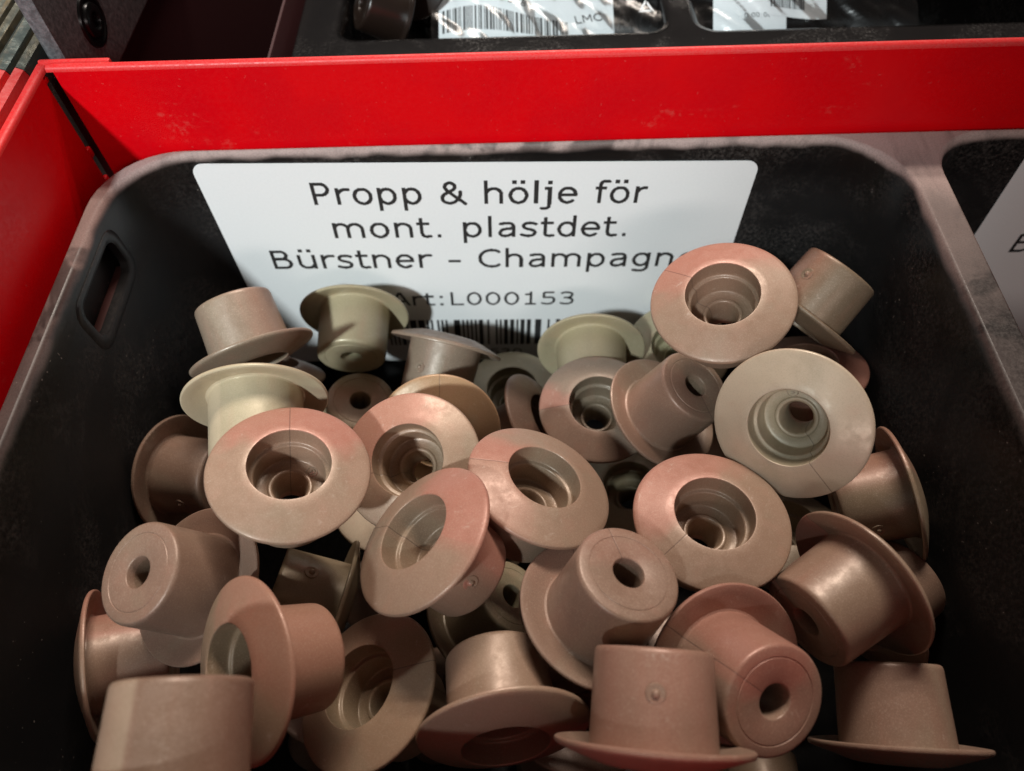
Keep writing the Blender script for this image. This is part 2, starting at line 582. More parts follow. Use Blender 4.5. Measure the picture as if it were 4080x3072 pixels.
# ------------------------------------------------------------------ labels
def text_mesh(body, width, height, cx, base, name, spacing=1.08, thick=0.0):
    """Outlined lettering fitted to a width and a capital height, in the label's plane (x right, z up)."""
    c = bpy.data.curves.new(name, 'FONT')
    c.body = body
    c.space_character = spacing
    c.offset = thick
    c.resolution_u = 3
    o = bpy.data.objects.new(name, c)
    COL.objects.link(o)
    dg = bpy.context.evaluated_depsgraph_get(); dg.update()
    me = bpy.data.meshes.new_from_object(o.evaluated_get(dg))
    bpy.data.objects.remove(o); bpy.data.curves.remove(c)
    xs = [v.co.x for v in me.vertices]
    x0, x1 = min(xs), max(xs)
    sx = width / (x1 - x0)
    for v in me.vertices:
        px, py = v.co.x, v.co.y
        v.co = Vector(((px - (x0 + x1) / 2) * sx + cx, 0, py / .729 * height + base)) * S
    me.name = name
    return me


import numpy as np
def curve_pts(p, n=7):
    """A smooth line through the given points."""
    P = [np.array(q, float) for q in p]
    P = [2 * P[0] - P[1]] + P + [2 * P[-1] - P[-2]]
    out = []
    for i in range(1, len(P) - 2):
        a, b, c, d = P[i - 1:i + 3]
        for k in range(n):
            t = k / n
            out.append(.5 * (2 * b + (c - a) * t + (2 * a - 5 * b + 4 * c - d) * t * t + (3 * b - a - 3 * c + d) * t ** 3))
    out.append(P[-2])
    return out
def arc_pts(cx, cy, rx, ry, a0, a1, n=26):
    return [np.array((cx + rx * math.cos(math.radians(a0 + (a1 - a0) * k / n)), cy + ry * math.sin(math.radians(a0 + (a1 - a0) * k / n)))) for k in range(n + 1)]
def L(*v):
    return [np.array(v[:2], float), np.array(v[2:], float)]
Cv, Ar = curve_pts, arc_pts
def dots(*pts):
    return [('dot', x, y) for x, y in pts]
GLYPH = {
    ' ': (.484, []),
    'P': (.83, [L(.17, 0, .17, 1), L(.17, .94, .43, .94), L(.17, .45, .43, .45), Ar(.43, .695, .25, .245, 90, -90)]),
    'r': (.587, [L(.16, 0, .16, .75), Cv([(.16, .50), (.27, .63), (.40, .685), (.56, .685)])]),
    'o': (.835, [Ar(.418, .375, .29, .325, 0, 360, 40)]),
    'p': (.857, [L(.16, -.28, .16, .75), Ar(.435, .375, .275, .325, 0, 360, 40)]),
    'd': (.857, [L(.695, 0, .695, 1.04), Ar(.42, .375, .275, .325, 0, 360, 40)]),
    'g': (.857, [Ar(.42, .385, .275, .315, 0, 360, 40), L(.695, .05, .695, .75), Cv([(.695, .05), (.66, -.12), (.55, -.205), (.38, -.225), (.18, -.19)])]),
    'h': (.87, [L(.16, 0, .16, 1.04), Ar(.43, .44, .27, .25, 165, 0), L(.70, 0, .70, .45)]),
    'n': (.87, [L(.16, 0, .16, .75), Ar(.43, .44, .27, .25, 165, 0), L(.70, 0, .70, .45)]),
    'u': (.87, [L(.705, 0, .705, .75), L(.16, .3, .16, .75), Ar(.43, .31, .27, .25, 180, 345)]),
    'm': (1.338, [L(.16, 0, .16, .75), Ar(.405, .45, .245, .24, 165, 0), L(.65, 0, .65, .46), Ar(.905, .45, .255, .24, 165, 0), L(1.16, 0, 1.16, .46)]),
    'l': (.377, [L(.19, 0, .19, 1.04)]),
    'j': (.473, [L(.27, -.06, .27, .75), L(.08, .695, .27, .695), Cv([(.27, -.06), (.24, -.17), (.14, -.225), (.0, -.215)])] + dots((.27, .95))),
    'e': (.82, [Ar(.415, .375, .29, .325, 3, 312, 36), L(.13, .40, .705, .40)]),
    'f': (.484, [L(.2, 0, .2, .8), Cv([(.2, .78), (.235, .92), (.34, .985), (.50, .975)]), L(.03, .69, .45, .69)]),
    't': (.542, [L(.2, .2, .2, .96), Cv([(.2, .22), (.235, .10), (.34, .055), (.50, .065)]), L(.03, .69, .50, .69)]),
    'a': (.826, [L(.655, 0, .655, .48), Cv([(.655, .46), (.62, .61), (.53, .68), (.38, .695), (.17, .65)]),
                 Cv([(.655, .44), (.42, .42), (.23, .355), (.155, .22), (.20, .10), (.33, .055), (.48, .09), (.655, .21)])]),
    's': (.717, [Cv([(.60, .645), (.46, .695), (.30, .69), (.17, .62), (.165, .50), (.27, .42), (.45, .36), (.565, .28), (.56, .15), (.46, .075), (.30, .057), (.09, .115)])]),
    'B': (.943, [L(.17, 0, .17, 1), L(.17, .94, .45, .94), Ar(.45, .74, .23, .20, 90, -90), L(.17, .54, .50, .54), Ar(.50, .30, .28, .24, 90, -90), L(.17, .06, .50, .06)]),
    'C': (.96, [Ar(.57, .5, .45, .445, 52, 308, 40)]),
    'A': (.94, [L(.05, 0, .45, 1), L(.89, 0, .49, 1), L(.2, .34, .74, .34)]),
    'L': (.766, [L(.17, 0, .17, 1), L(.17, .06, .72, .06)]),
    'M': (1.16, [L(.17, 0, .17, 1), L(.99, 0, .99, 1), L(.2, .97, .58, .35), L(.96, .97, .58, .35)]),
    '0': (.874, [Ar(.437, .5, .30, .44, 0, 360, 40)]),
    '1': (.874, [L(.46, 0, .46, 1), L(.19, .055, .73, .055), L(.2, .82, .46, .82)]),
    '5': (.874, [L(.2, .94, .69, .94), L(.2, .52, .2, .94), Cv([(.2, .55), (.38, .585), (.56, .56), (.67, .46), (.69, .31), (.62, .15), (.48, .07), (.32, .06), (.12, .11)])]),
    '3': (.874, [Cv([(.15, .89), (.32, .945), (.5, .93), (.63, .85), (.645, .73), (.58, .60), (.45, .54), (.30, .53)]),
                 Cv([(.40, .535), (.58, .47), (.68, .32), (.63, .15), (.5, .07), (.32, .055), (.12, .11)])]),
    '7': (.874, [L(.13, .94, .72, .94), L(.69, .93, .32, 0)]),
    '8': (.874, [Ar(.437, .74, .24, .205, 0, 360, 30), Ar(.437, .29, .28, .235, 0, 360, 30)]),
    '9': (.874, [Ar(.43, .67, .27, .275, 0, 360, 30), Cv([(.70, .70), (.70, .45), (.62, .20), (.47, .08), (.22, .06)])]),
    '&': (1.0, [Cv([(.93, .02), (.60, .33), (.30, .63), (.235, .77), (.28, .89), (.40, .95), (.53, .91), (.59, .79), (.54, .67), (.38, .56), (.19, .43), (.115, .27), (.18, .12), (.34, .05), (.52, .08), (.67, .21), (.755, .38), (.775, .56)])]),
    '-': (.625, [L(.08, .37, .55, .37)]),
    '.': (.5, dots((.25, .08))),
    ':': (.625, dots((.31, .08), (.31, .66))),
}
GLYPH['\u00f6'] = (.835, GLYPH['o'][1] + dots((.27, .97), (.57, .97)))
GLYPH['\u00fc'] = (.87, GLYPH['u'][1] + dots((.28, .97), (.59, .97)))
def print_mesh(body, width, height, cx, base, name, dot=.125, hw=.069, gap=.03):
    """Lettering as a label printer makes it: dots on a grid, joined into runs; plane x right, z up."""
    adv = [GLYPH[c][0] + gap for c in body]
    total = sum(adv) - gap - .2
    sx = width / total
    H = int(height * 1.42 / dot) + 1
    W = int(width / dot) + 2
    ys = (np.arange(H) + .5) * dot / height - .32
    xs = (np.arange(W) + .5) * dot / sx + .1
    img = np.zeros((H, W), bool)
    pen = 0.0
    ax = sx / height          # strokes keep their weight although the text is stretched
    for c, a in zip(body, adv):
        sel = np.where((xs > pen - .15) & (xs < pen + a + .1))[0]
        if len(sel):
            X, Y = np.meshgrid((xs[sel] - pen) * ax, ys)
            hit = np.zeros(X.shape, bool)
            for st in GLYPH[c][1]:
                if isinstance(st, tuple) and st[0] == 'dot':
                    hit |= (abs(X - st[1] * ax) < .078) & (abs(Y - st[2]) < .08)
                    continue
                for p, q in zip(st[:-1], st[1:]):
                    p = np.array((p[0] * ax, p[1])); q = np.array((q[0] * ax, q[1]))
                    d = q - p
                    l2 = max(float(d @ d), 1e-9)
                    t = ((X - p[0]) * d[0] + (Y - p[1]) * d[1]) / l2
                    if len(st) == 2:
                        dd = abs((X - p[0]) * d[1] - (Y - p[1]) * d[0]) / math.sqrt(l2)
                        hit |= (t >= 0) & (t <= 1) & (dd < hw)
                    else:
                        t = np.clip(t, 0, 1)
                        hit |= np.hypot(X - p[0] - t * d[0], Y - p[1] - t * d[1]) < hw
            img[:, sel] |= hit
        pen += a
    vs, fs = [], []
    for r in range(H):
        row = img[r]
        k = 0
        while k < W:
            if row[k]:
                e = k
                while e < W and row[e]: e += 1
                x0, x1 = cx - width / 2 + k * dot, cx - width / 2 + e * dot
                z0 = base - .32 * height + r * dot
                i = len(vs)
                vs += [(x0, 0, z0), (x1, 0, z0), (x1, 0, z0 + dot), (x0, 0, z0 + dot)]
                fs.append((i, i + 1, i + 2, i + 3))
                k = e
            else:
                k += 1
    return mesh_from(name, vs, fs)

def bars_mesh(x0, x1, z0, z1, seed, name, mods=110):
    rnd = random.Random(seed)
    vs, fs = [], []
    w = (x1 - x0) / mods
    k = 0
    while k < mods:
        b = rnd.choice((1, 1, 2, 1, 3)); g = rnd.choice((1, 1, 2, 1, 3))
        if k + b > mods: break
        a, e = x0 + k * w, x0 + (k + b) * w
        i = len(vs)
        vs += [(a, 0, z0), (e, 0, z0), (e, 0, z1), (a, 0, z1)]
        fs.append((i, i + 1, i + 2, i + 3))
        k += b + g
    return mesh_from(name, vs, fs)

def paper_mesh(w, h, r, name, thick=.12):
    pts = rr_loop(-w / 2, w / 2, -h, 0, r, 0, 6)
    vs = [(x, 0, y) for x, y, _ in pts] + [(x, thick, y) for x, y, _ in pts]
    n = len(pts)
    fs = [tuple(range(n)), tuple(range(2 * n - 1, n - 1, -1))] + [(i, n + i, n + (i + 1) % n, (i + 1) % n) for i in range(n)]
    me = mesh_from(name, vs, fs)
    b = bmesh.new(); b.from_mesh(me); bmesh.ops.recalc_face_normals(b, faces=b.faces[:]); b.to_mesh(me); b.free()
    return me

def place_label(o, x, y, z, spin, lean):
    o.location = Vector((x, y, z)) * S
    o.rotation_euler = (math.radians(lean), math.radians(spin), 0)

lab = tag(bpy.data.objects.new("paper_label", None), "white paper label printed with text and a barcode, stuck inside above the plugs", "label")
COL.objects.link(lab)
place_label(lab, .2, -.62, -2.75, 1.45, -2.58)
link("paper", paper_mesh(90.5, 51.3, 2.0, "paper"), M_PAPER, lab)
INK_Y = -.03
def ink_part(me, mat=None, parent=None):
    o = link(me.name, me, mat or M_INK, parent or lab)
    o.location = (0, INK_Y * S, 0)
    return o
ink_part(print_mesh("Propp & h\u00f6lje f\u00f6r", 55.2, 4.65, 0.3, -8.4, "text_line"))
ink_part(print_mesh("mont. plastdet.", 51.4, 4.65, 0.4, -15.9, "text_line"))
ink_part(print_mesh("B\u00fcrstner - Champagne", 77.0, 4.65, .8, -23.4, "text_line"))
ink_part(print_mesh("Art:L000153", 35.2, 3.65, .3, -33.7, "text_line"))
ink_part(bars_mesh(-23.5, 26.0, -46.0, -38.1, 5, "barcode", 118))
ink_part(print_mesh("530", 6.6, 2.2, 4.6, -49.6, "text_line"))

lab2 = tag(bpy.data.objects.new("paper_label", None), "white paper label in the next compartment, cut off by the picture edge", "label")
COL.objects.link(lab2)
place_label(lab2, 132.9, -.62, -2.75, .2, -2.58)
link("paper", paper_mesh(90.5, 57, 2.0, "paper"), M_PAPER, lab2)
ink_part(print_mesh("B\u00fcrstner", 26, 4.4, -24.0, -22.9, "text_line"), None, lab2)
PLUGS = [
    ((-35.71, -25.83, -18.17), (0.363, -0.807, -0.466), 10.0, 0.2, 5.0, 0, 'taupe', None, 'plug tipped on its flange against the dark side wall, barrel up, behind the cream plug', None),
    ((-23.79, -8.6, -30.48), (-0.012, 0.994, 0.107), 0.0, 0, 0.0, 0, 'olive', None, 'olive plug leaning flange-up on the label with barrel end and hole facing down', None),
    ((-6.45, -17.19, -29.01), (0.259, 0.828, 0.497), -21.0, 0.15, 0.0, 0, 'taupe', 70.0, 'taupe plug standing flange-up before the barcode, small nub on its barrel', None),
    ((19.55, -14.82, -34.73), (0.049, 0.994, -0.098), 0.0, 0, -117.0, 0, 'olive', None, 'olive plug leaning flange-up beside the barcode, thin seam down its barrel', None),
    ((36.45, -12.48, -38.42), (-0.14, -0.165, 0.976), 0.0, 0, 0.0, 0, 'olive', None, 'pale olive plug mostly hidden under the topmost pink plug at the label', None),
    ((34.37, -29.47, -3.21), (-0.228, -0.085, 0.97), 172.0, 0.8, -153.0, 0.2, 'rose', None, 'topmost pink open plug covering the last letter of the long line on the label', None),
    ((51.74, -21.09, -17.66), (-0.617, -0.501, -0.607), 166.0, 0.35, 0.0, 0, 'bronze', 113.0, 'bronze plug lying barrel-up behind the topmost pink plug in the dark corner', None),
    ((54.12, -25.36, -27.07), (-0.134, 0.337, 0.932), 129.0, 0.8, 0.0, 0, 'rose_brown', None, 'reddish plug showing only an arc of flange between two large open plugs', None),
    ((19.24, -30.89, -28.69), (0.007, -0.11, 0.994), -137.0, 0.8, 178.0, 0.7, 'taupe', None, 'grey-brown open plug overlapped by an upturned bronze barrel', None),
    ((29.12, -33.16, -26.7), (-0.434, 0.02, -0.901), 56.0, 0.25, -24.0, 0, 'bronze_pink', None, 'bronze plug with hole facing up, squeezed between the grey-brown and silvery plugs', None),
    ((40.62, -47.55, -6.16), (-0.517, -0.613, 0.597), 0.0, 0, -29.0, 0, 'silver', None, 'silvery beige open plug with glinting bore, highest beside the dark corner', None),
    ((60.19, -50.43, -21.55), (0.942, 0.054, 0.33), 21.0, 0.5, 0.0, 0, 'bronze', 155.0, 'bronze plug lying sideways against the dark wall under the silvery plug', None),
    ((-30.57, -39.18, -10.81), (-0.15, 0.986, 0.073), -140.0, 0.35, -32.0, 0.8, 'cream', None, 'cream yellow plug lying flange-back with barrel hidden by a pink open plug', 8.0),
    ((-38.29, -19.67, -31.88), (0.187, 0.656, 0.731), 0.0, 0, 0.0, 0, 'rose_brown', None, 'brown flange sandwiched between the cream plug and the tipped plug above it', None),
    ((-23.6, -25.06, -43.07), (-0.187, -0.026, -0.982), 0.0, 0, 0.0, 0, 'olive_warm', None, 'tan barrel end with round black hole wedged beside the cream plug', None),
    ((-6.7, -36.78, -25.53), (0.133, -0.773, 0.62), 0.0, 0, 80.0, 0, 'orange', None, 'orange-tan plug half covered by a large pink open plug', None),
    ((-8.91, -47.61, -14.05), (-0.116, -0.286, 0.951), 150.0, 0.75, -140.0, 0, 'pink_beige', None, 'pink-beige open plug overlapping the orange-tan plug, small hole in its floor', None),
    ((-22.22, -53.2, -4.98), (0.228, 0.11, 0.967), -24.0, 0.9, -17.0, 0.1, 'rose', None, 'rosy open plug in front of the cream plug, seam at the top of its flange', None),
    ((-5.73, -61.29, -7.23), (-0.555, 0.207, 0.805), 132.0, 0.9, -95.0, 0.3, 'rose', 61.0, 'steeply tilted pink plug with its round nub on the barrel in shade beneath', None),
    ((-14.44, -44.59, -33.78), (0.142, 0.141, 0.98), 0.0, 0, 0.0, 0, 'silver', None, 'plug beneath two pink ones, only a silvery rim piece showing', None),
    ((8.55, -52.88, -11.16), (0.371, 0.261, 0.891), 57.0, 0.8, 43.0, 0.5, 'rose', None, 'tilted pink open plug at the middle of the heap', None),
    ((29.83, -58.25, -10.82), (0.047, 0.091, 0.995), -25.0, 0.8, 64.0, 0.3, 'rose', None, 'pink-tan open plug overlapping an upturned barrel, seam toward that barrel', None),
    ((15.0, -69.25, -11.72), (-0.308, -0.217, -0.926), -149.0, 0.2, -161.0, 0, 'pink_brown', None, 'upturned pink-brown barrel with round black hole under the pink-tan open plug', None),
    ((14.55, -66.7, -23.27), (0.375, 0.298, 0.878), 0.0, 0, 0.0, 0, 'taupe', None, 'plug whose dark flange edge peeks out behind the upturned pink-brown barrel', None),
    ((18.54, -84.52, -4.25), (-0.089, -0.974, -0.208), 96.0, 0.3, 0.0, 0, 'pink_brown', 96.0, 'pinkish plug standing flange-down with one round nub on its barrel front', None),
    ((-0.53, -62.44, -40.52), (-0.57, -0.222, -0.791), 0.0, 0, 0.0, 0, 'olive_dark', None, 'shaded olive plug deep in the heap with barrel end and hole under tilted plugs', None),
    ((3.6, -81.47, -14.19), (0.122, -0.96, 0.253), -45.0, 0.9, 0.0, 0.6, 'rose', None, 'plug tipped forward at the front edge, dark hole under its flange showing', None),
    ((49.53, -83.01, -20.3), (-0.065, -0.978, -0.196), 0.0, 0, 0.0, 0, 'pink_brown', None, 'brown plug standing alone on its flange against the dark side of the tray', None),
    ((29.02, -75.58, -12.71), (-0.3, 0.54, -0.786), 116.0, 0.8, 62.0, 0.2, 'pink_brown', None, 'brown plug pointing its hole at the viewer beside the nubbed standing plug', None),
    ((46.91, -65.94, -12.58), (0.851, 0.525, -0.005), 11.0, 0.9, 12.0, 0.8, 'bronze_pink', None, 'brown plug lying by the dark wall, a light streak along its barrel', None),
    ((53.16, -65.18, -27.75), (-0.855, -0.518, 0.027), 0.0, 0, 0.0, 0, 'rose_brown', None, 'brown plug behind the light-streaked lying plug, its flange edge against the dark wall', None),
    ((49.79, -48.13, -40.38), (0.027, 0.343, 0.939), 0.0, 0, 0.0, 0, 'bronze', None, 'bronze plug low between the silvery and the pink-tan open plugs', None),
    ((26.58, -35.13, -51.74), (-0.111, 0.025, 0.994), 0.0, 0, 0.0, 0, 'olive_warm', None, 'shaded tan open plug below the bronze upturned barrel', None),
    ((4.82, -16.71, -46.03), (0.02, -0.008, 1.0), 0.0, 0, 0.0, 0, 'olive_dark', None, 'dark olive open plug facing up just below the barcode', None),
    ((9.55, -28.96, -36.94), (0.808, 0.12, 0.576), -167.0, 0.3, 0.0, 0, 'rose_brown', None, 'brown plug standing on edge in front of the dark olive open plug', None),
    ((-50.5, -39.14, -33.03), (-0.957, 0.215, -0.195), 0.0, 0, 0.0, 0, 'rose_brown', 17.0, 'brown plug lying sideways against the wall below the wall slot, beside the rosy open plug', None),
    ((-34.93, -63.93, -14.63), (0.402, 0.122, -0.908), 0.0, 0, 0.0, 0, 'pink_brown', None, 'brown plug pointing its hole to the side wall, half covering the plug against that wall', None),
    ((-50.17, -71.15, -24.63), (-0.939, -0.254, 0.233), 162.0, 1.0, -19.0, 0.3, 'rose', None, 'plug lying with its flange flat along the side wall, behind the nearest plug', None),
    ((-24.22, -75.99, -6.61), (-0.666, -0.294, 0.686), 112.0, 0.7, 0.0, 0.2, 'tan', None, 'tan plug standing on the edge of its flange, red barrel behind, beside the nearest plug', None),
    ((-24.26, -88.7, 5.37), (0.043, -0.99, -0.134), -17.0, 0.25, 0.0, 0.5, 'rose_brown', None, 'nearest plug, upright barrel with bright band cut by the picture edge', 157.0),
    ((-13.29, -75.96, -19.56), (-0.446, 0.146, 0.883), -131.0, 0.8, 121.0, 0.6, 'tan', None, 'open plug tilted low between the tan plug and the forward-tipped plug', None),
    ((12.3, -77.04, -30.79), (0.212, 0.486, 0.848), -63.0, 0.4, 0.0, 0, 'rose_brown', None, 'plug buried between the forward-tipped plug and the nubbed standing plug', None),
    ((-24.85, -71.63, -52.48), (0.307, 0.603, 0.736), 0.0, 0, 0.0, 0, 'pink_brown', None, 'deep plug in the dark gap between the tan plug and the low tilted open plug', None),
    ((-4.88, -71.56, -53.86), (0.673, 0.365, 0.643), 0.0, 0, 0.0, 0, 'rose_brown', None, 'deep plug in the dark beside the low tilted open plug and the forward-tipped one', None),
    ((10.87, -79.11, -53.72), (-0.727, -0.053, 0.684), 0.0, 0, 0.0, 0, 'bronze', None, 'plug of the bottom layer lying in shade under the upper plugs', None),
    ((35.15, -69.79, -56.76), (0.258, 0.695, -0.671), 0.0, 0, 0.0, 0, 'taupe', None, 'plug of the bottom layer lying in shade under the upper plugs', None),
    ((41.6, -88.72, -54.35), (-0.119, -0.978, 0.169), 0.0, 0, 0.0, 0, 'tan', None, 'deep plug in the dark just behind the front edge beside the lone standing plug', None),
    ((-40.14, -69.41, -55.56), (0.13, -0.857, -0.499), 0.0, 0, 0.0, 0, 'bronze_pink', None, 'plug of the bottom layer lying in shade under the upper plugs', None),
    ((15.5, -49.8, -50.06), (-0.408, 0.77, 0.491), 0.0, 0, 0.0, 0, 'pink_brown', None, 'plug of the bottom layer lying in shade under the upper plugs', None),
    ((48.39, -44.14, -54.19), (-0.588, 0.514, -0.624), 0.0, 0, 0.0, 0, 'rose_brown', None, 'plug of the bottom layer lying in shade under the upper plugs', None),
    ((-3.72, -46.45, -57.95), (0.185, -0.589, -0.786), 0.0, 0, 0.0, 0, 'bronze', None, 'plug of the bottom layer lying in shade under the upper plugs', None),
    ((-17.74, -55.79, -55.67), (0.674, -0.528, -0.517), 0.0, 0, 0.0, 0, 'taupe', None, 'deep plug in the black gap under the rosy open plug', None),
    ((44.17, -28.42, -54.77), (0.748, 0.578, -0.327), 0.0, 0, 0.0, 0, 'tan', None, 'deep plug in the shade under the reddish flange arc by the silvery plug', None),
    ((31.65, -84.06, -39.52), (0.93, 0.079, 0.358), 0.0, 0, 0.0, 0, 'bronze_pink', None, 'plug of the bottom layer lying in shade under the upper plugs', None),
    ((-20.94, -62.82, -29.17), (0.908, -0.191, -0.374), 0.0, 0, 0.0, 0, 'olive_warm', 68.0, 'olive plug lying deep between the tan plug and the rosy open plug', None),
]
FLAT = -92.0
MARK = -67.0
MARK2 = 128.0

# ------------------------------------------------------------------ plugs
FR = 9.8
def pf(*pts):
    return [(r * FR, z * FR) for r, z in pts]
FLANGE = revolve("flange", pf((.505, .176), (.511, .186), (.522, .187), (.62, .157), (.75, .112), (.86, .073), (.94, .044), (.980, .028), (.992, .018),
                              (1.0, -.006), (.996, -.024), (.982, -.034), (.955, -.034), (.85, .0), (.72, .042), (.676, .052), (.652, .040), (.645, .015)), 96, 35)
BARREL = revolve("barrel", pf((.645, .015), (.638, -.20), (.624, -.55), (.614, -.85), (.611, -.878), (.602, -.900), (.588, -.914), (.570, -.920),
                              (.478, -.920), (.472, -.9135), (.462, -.9135), (.456, -.920), (.205, -.920), (.192, -.914), (.186, -.902), (.186, -.80)), 96, 42)
SOCKET = revolve("socket", pf((.505, .176), (.502, .04), (.499, -.045), (.495, -.068), (.484, -.080), (.456, -.084), (.444, -.092), (.438, -.11),
                              (.432, -.37), (.425, -.392), (.412, -.40), (.292, -.40), (.286, -.396), (.280, -.384), (.272, -.378), (.260, -.376),
                              (.244, -.377), (.232, -.383), (.224, -.396), (.214, -.44), (.192, -.50), (.186, -.80)), 96, 42)
NUB = revolve("gate_nub", [(1.0, -.10), (.92, .06), (.72, .10), (.55, .02), (.42, .05), (.34, .28), (.16, .36), (.001, .37)], 20, 50)
for me in (FLANGE, BARREL, SOCKET, NUB):
    me.materials.append(M_PLUG)
# revolve() winds the profile so that faces point off the plastic; make sure of it
for me in (FLANGE, BARREL, SOCKET, NUB):
    b = bmesh.new(); b.from_mesh(me)
    b.normal_update()
    b.to_mesh(me); b.free()

def warped(me, k):
    """The same part from another shot of the mould: rim a little wavy, barrel a little out of round."""
    c = me.copy()
    r = random.Random(k * 7 + 1)
    p1, p2, a1, a2 = r.uniform(0, 6.3), r.uniform(0, 6.3), r.uniform(.04, .14), r.uniform(.02, .07)
    for v in c.vertices:
        rad = math.hypot(v.co.x, v.co.y)
        th = math.atan2(v.co.y, v.co.x)
        e = max(0.0, rad / (FR * S) - .66) / .34
        v.co.z += S * e * e * (a1 * math.cos(2 * th + p1) + a2 * math.cos(3 * th + p2))
        q = 1 + .006 * math.cos(2 * th + p2)
        v.co.x *= q
        v.co.y *= q
    return c
SETS = [(FLANGE, BARREL, SOCKET)] + [(warped(FLANGE, k), warped(BARREL, k), warped(SOCKET, k)) for k in range(5)]
TINT = {
    'rose': (0.370, 0.245, 0.180), 'pink_beige': (0.400, 0.268, 0.192), 'pink_brown': (0.310, 0.200, 0.152), 'rose_brown': (0.255, 0.162, 0.120),
    'bronze': (0.240, 0.178, 0.122), 'bronze_pink': (0.285, 0.198, 0.145), 'taupe': (0.290, 0.220, 0.168), 'olive': (0.430, 0.375, 0.250),
    'olive_warm': (0.390, 0.305, 0.200), 'olive_dark': (0.290, 0.240, 0.160), 'cream': (0.540, 0.470, 0.330), 'silver': (0.620, 0.520, 0.405),  # olive and silver are lifted to carry key light those plugs miss
    'orange': (0.420, 0.262, 0.150), 'tan': (0.355, 0.245, 0.168),
}
TINT = {k: (v[0] * .86, v[1] * .85, v[2] * .81) for k, v in TINT.items()}
def axis_frame(n):
    n = Vector(n).normalized()
    x = Vector((0, 0, 1)).cross(n)
    if x.length < 1e-3:
        x = Vector((1, 0, 0))
    x.normalize()
    return Matrix((x, n.cross(x), n)).transposed()

def make_plug():
    root = bpy.data.objects.new("champagne_plug", None)
    root.empty_display_size = .005
    COL.objects.link(root)
    for name, me in (("flange", FLANGE), ("barrel", BARREL), ("socket", SOCKET)):
        link(name, me, None, root)
    return root

def copy_tree(o):
    c = o.copy(); COL.objects.link(c)
    for ch in o.children:
        d = ch.copy(); COL.objects.link(d); d.parent = c
    return c

proto = make_plug()
rnd = random.Random(3)
for i, (loc, nor, streak_a, streak, seam_a, stop, tone, nub, text, pale) in enumerate(PLUGS):
    p = proto if i == 0 else copy_tree(proto)
    p.matrix_world = Matrix.Translation(Vector(loc) * S) @ axis_frame(nor).to_4x4()
    for ch in p.children:
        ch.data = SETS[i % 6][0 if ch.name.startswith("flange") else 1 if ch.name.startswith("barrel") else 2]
    tag(p, text, "plug", "champagne coloured plugs heaped in the tray")
    props = dict(streak_angle=math.radians(streak_a), streak=float(streak), lit_band_angle=math.radians(pale or 0), pale=1.0 if pale is not None else 0.0, seam_angle=math.radians(seam_a), seam_stop=float(stop),
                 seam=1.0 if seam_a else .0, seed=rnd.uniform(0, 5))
    t = TINT[tone]
    j = rnd.uniform(.95, 1.05)
    for ch in p.children:
        for k, v in props.items():
            ch[k] = v
        ch["tint"] = [t[0] * j, t[1] * j, t[2] * j, 1.0]
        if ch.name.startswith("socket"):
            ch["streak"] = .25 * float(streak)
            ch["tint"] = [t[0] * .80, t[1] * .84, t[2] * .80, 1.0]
        if "glinting bore" in text and ch.name.startswith("flange"):
            # this one has a flat trimmed on its rim
            me = ch.data.copy(); ch.data = me
            a = math.radians(FLAT)
            dv = Vector((math.cos(a), math.sin(a), 0))
            for v in me.vertices:
                e = v.co.dot(dv) - .885 * FR * S
                if e > 0:
                    v.co -= dv * e
    if nub is not None:
        a = math.radians(nub)
        g = link("gate_nub", NUB, None, p)
        for k, v in props.items():
            g[k] = v
        g["tint"] = [t[0] * j, t[1] * j, t[2] * j, 1.0]
        out = Vector((math.cos(a), math.sin(a), .03))
        g.matrix_local = Matrix.Translation(Vector((.628 * FR * math.cos(a), .628 * FR * math.sin(a), -.5 * FR)) * S) @ axis_frame(out).to_4x4()

    if "glinting bore" in text or "seam at the top of its flange" in text:
        # cavity mark moulded on the floor of the bore: a 9 in a ring
        a = math.radians(MARK if "seam at the top" in text else MARK2)
        g = link("mould_mark", revolve("mould_mark", [(.62, .0), (.66, .07), (.72, .07), (.76, .0)], 24, 60), M_PLUG, p)
        d9 = print_mesh("9", .55, .78, 0, -.39, "mould_digit", .05, .085)
        bm = bmesh.new(); bm.from_mesh(g.data)
        bm2 = bmesh.new(); bm2.from_mesh(d9)
        off = [bm.verts.new((v.co.x, v.co.z, .07 * S)) for v in bm2.verts]
        low = [bm.verts.new((v.co.x, v.co.z, -.02 * S)) for v in bm2.verts]
        for f in bm2.faces:
            ix = [v.index for v in f.verts]
            bm.faces.new([off[q] for q in ix])
            for q in range(4):
                bm.faces.new((low[ix[q]], low[ix[(q + 1) % 4]], off[ix[(q + 1) % 4]], off[ix[q]]))
        bm.to_mesh(g.data); bm.free(); bm2.free(); bpy.data.meshes.remove(d9)
        for k, v in props.items():
            g[k] = v
        g["tint"] = [t[0] * .8, t[1] * .84, t[2] * .84, 1.0]
        g.location = Vector((.355 * FR * math.cos(a), .355 * FR * math.sin(a), -.398 * FR)) * S
        g.rotation_euler = (0, 0, a - math.pi / 2)

# ------------------------------------------------------------------ behind the red panel
cab = box("cabinet_floor", (-220, -160, -74), (260, 260, -71), M_VOID)
cab["kind"] = "structure"
cab2 = box("cabinet_back", (-220, 200, -70.9), (260, 204, 60), M_VOID)
cab2["kind"] = "structure"

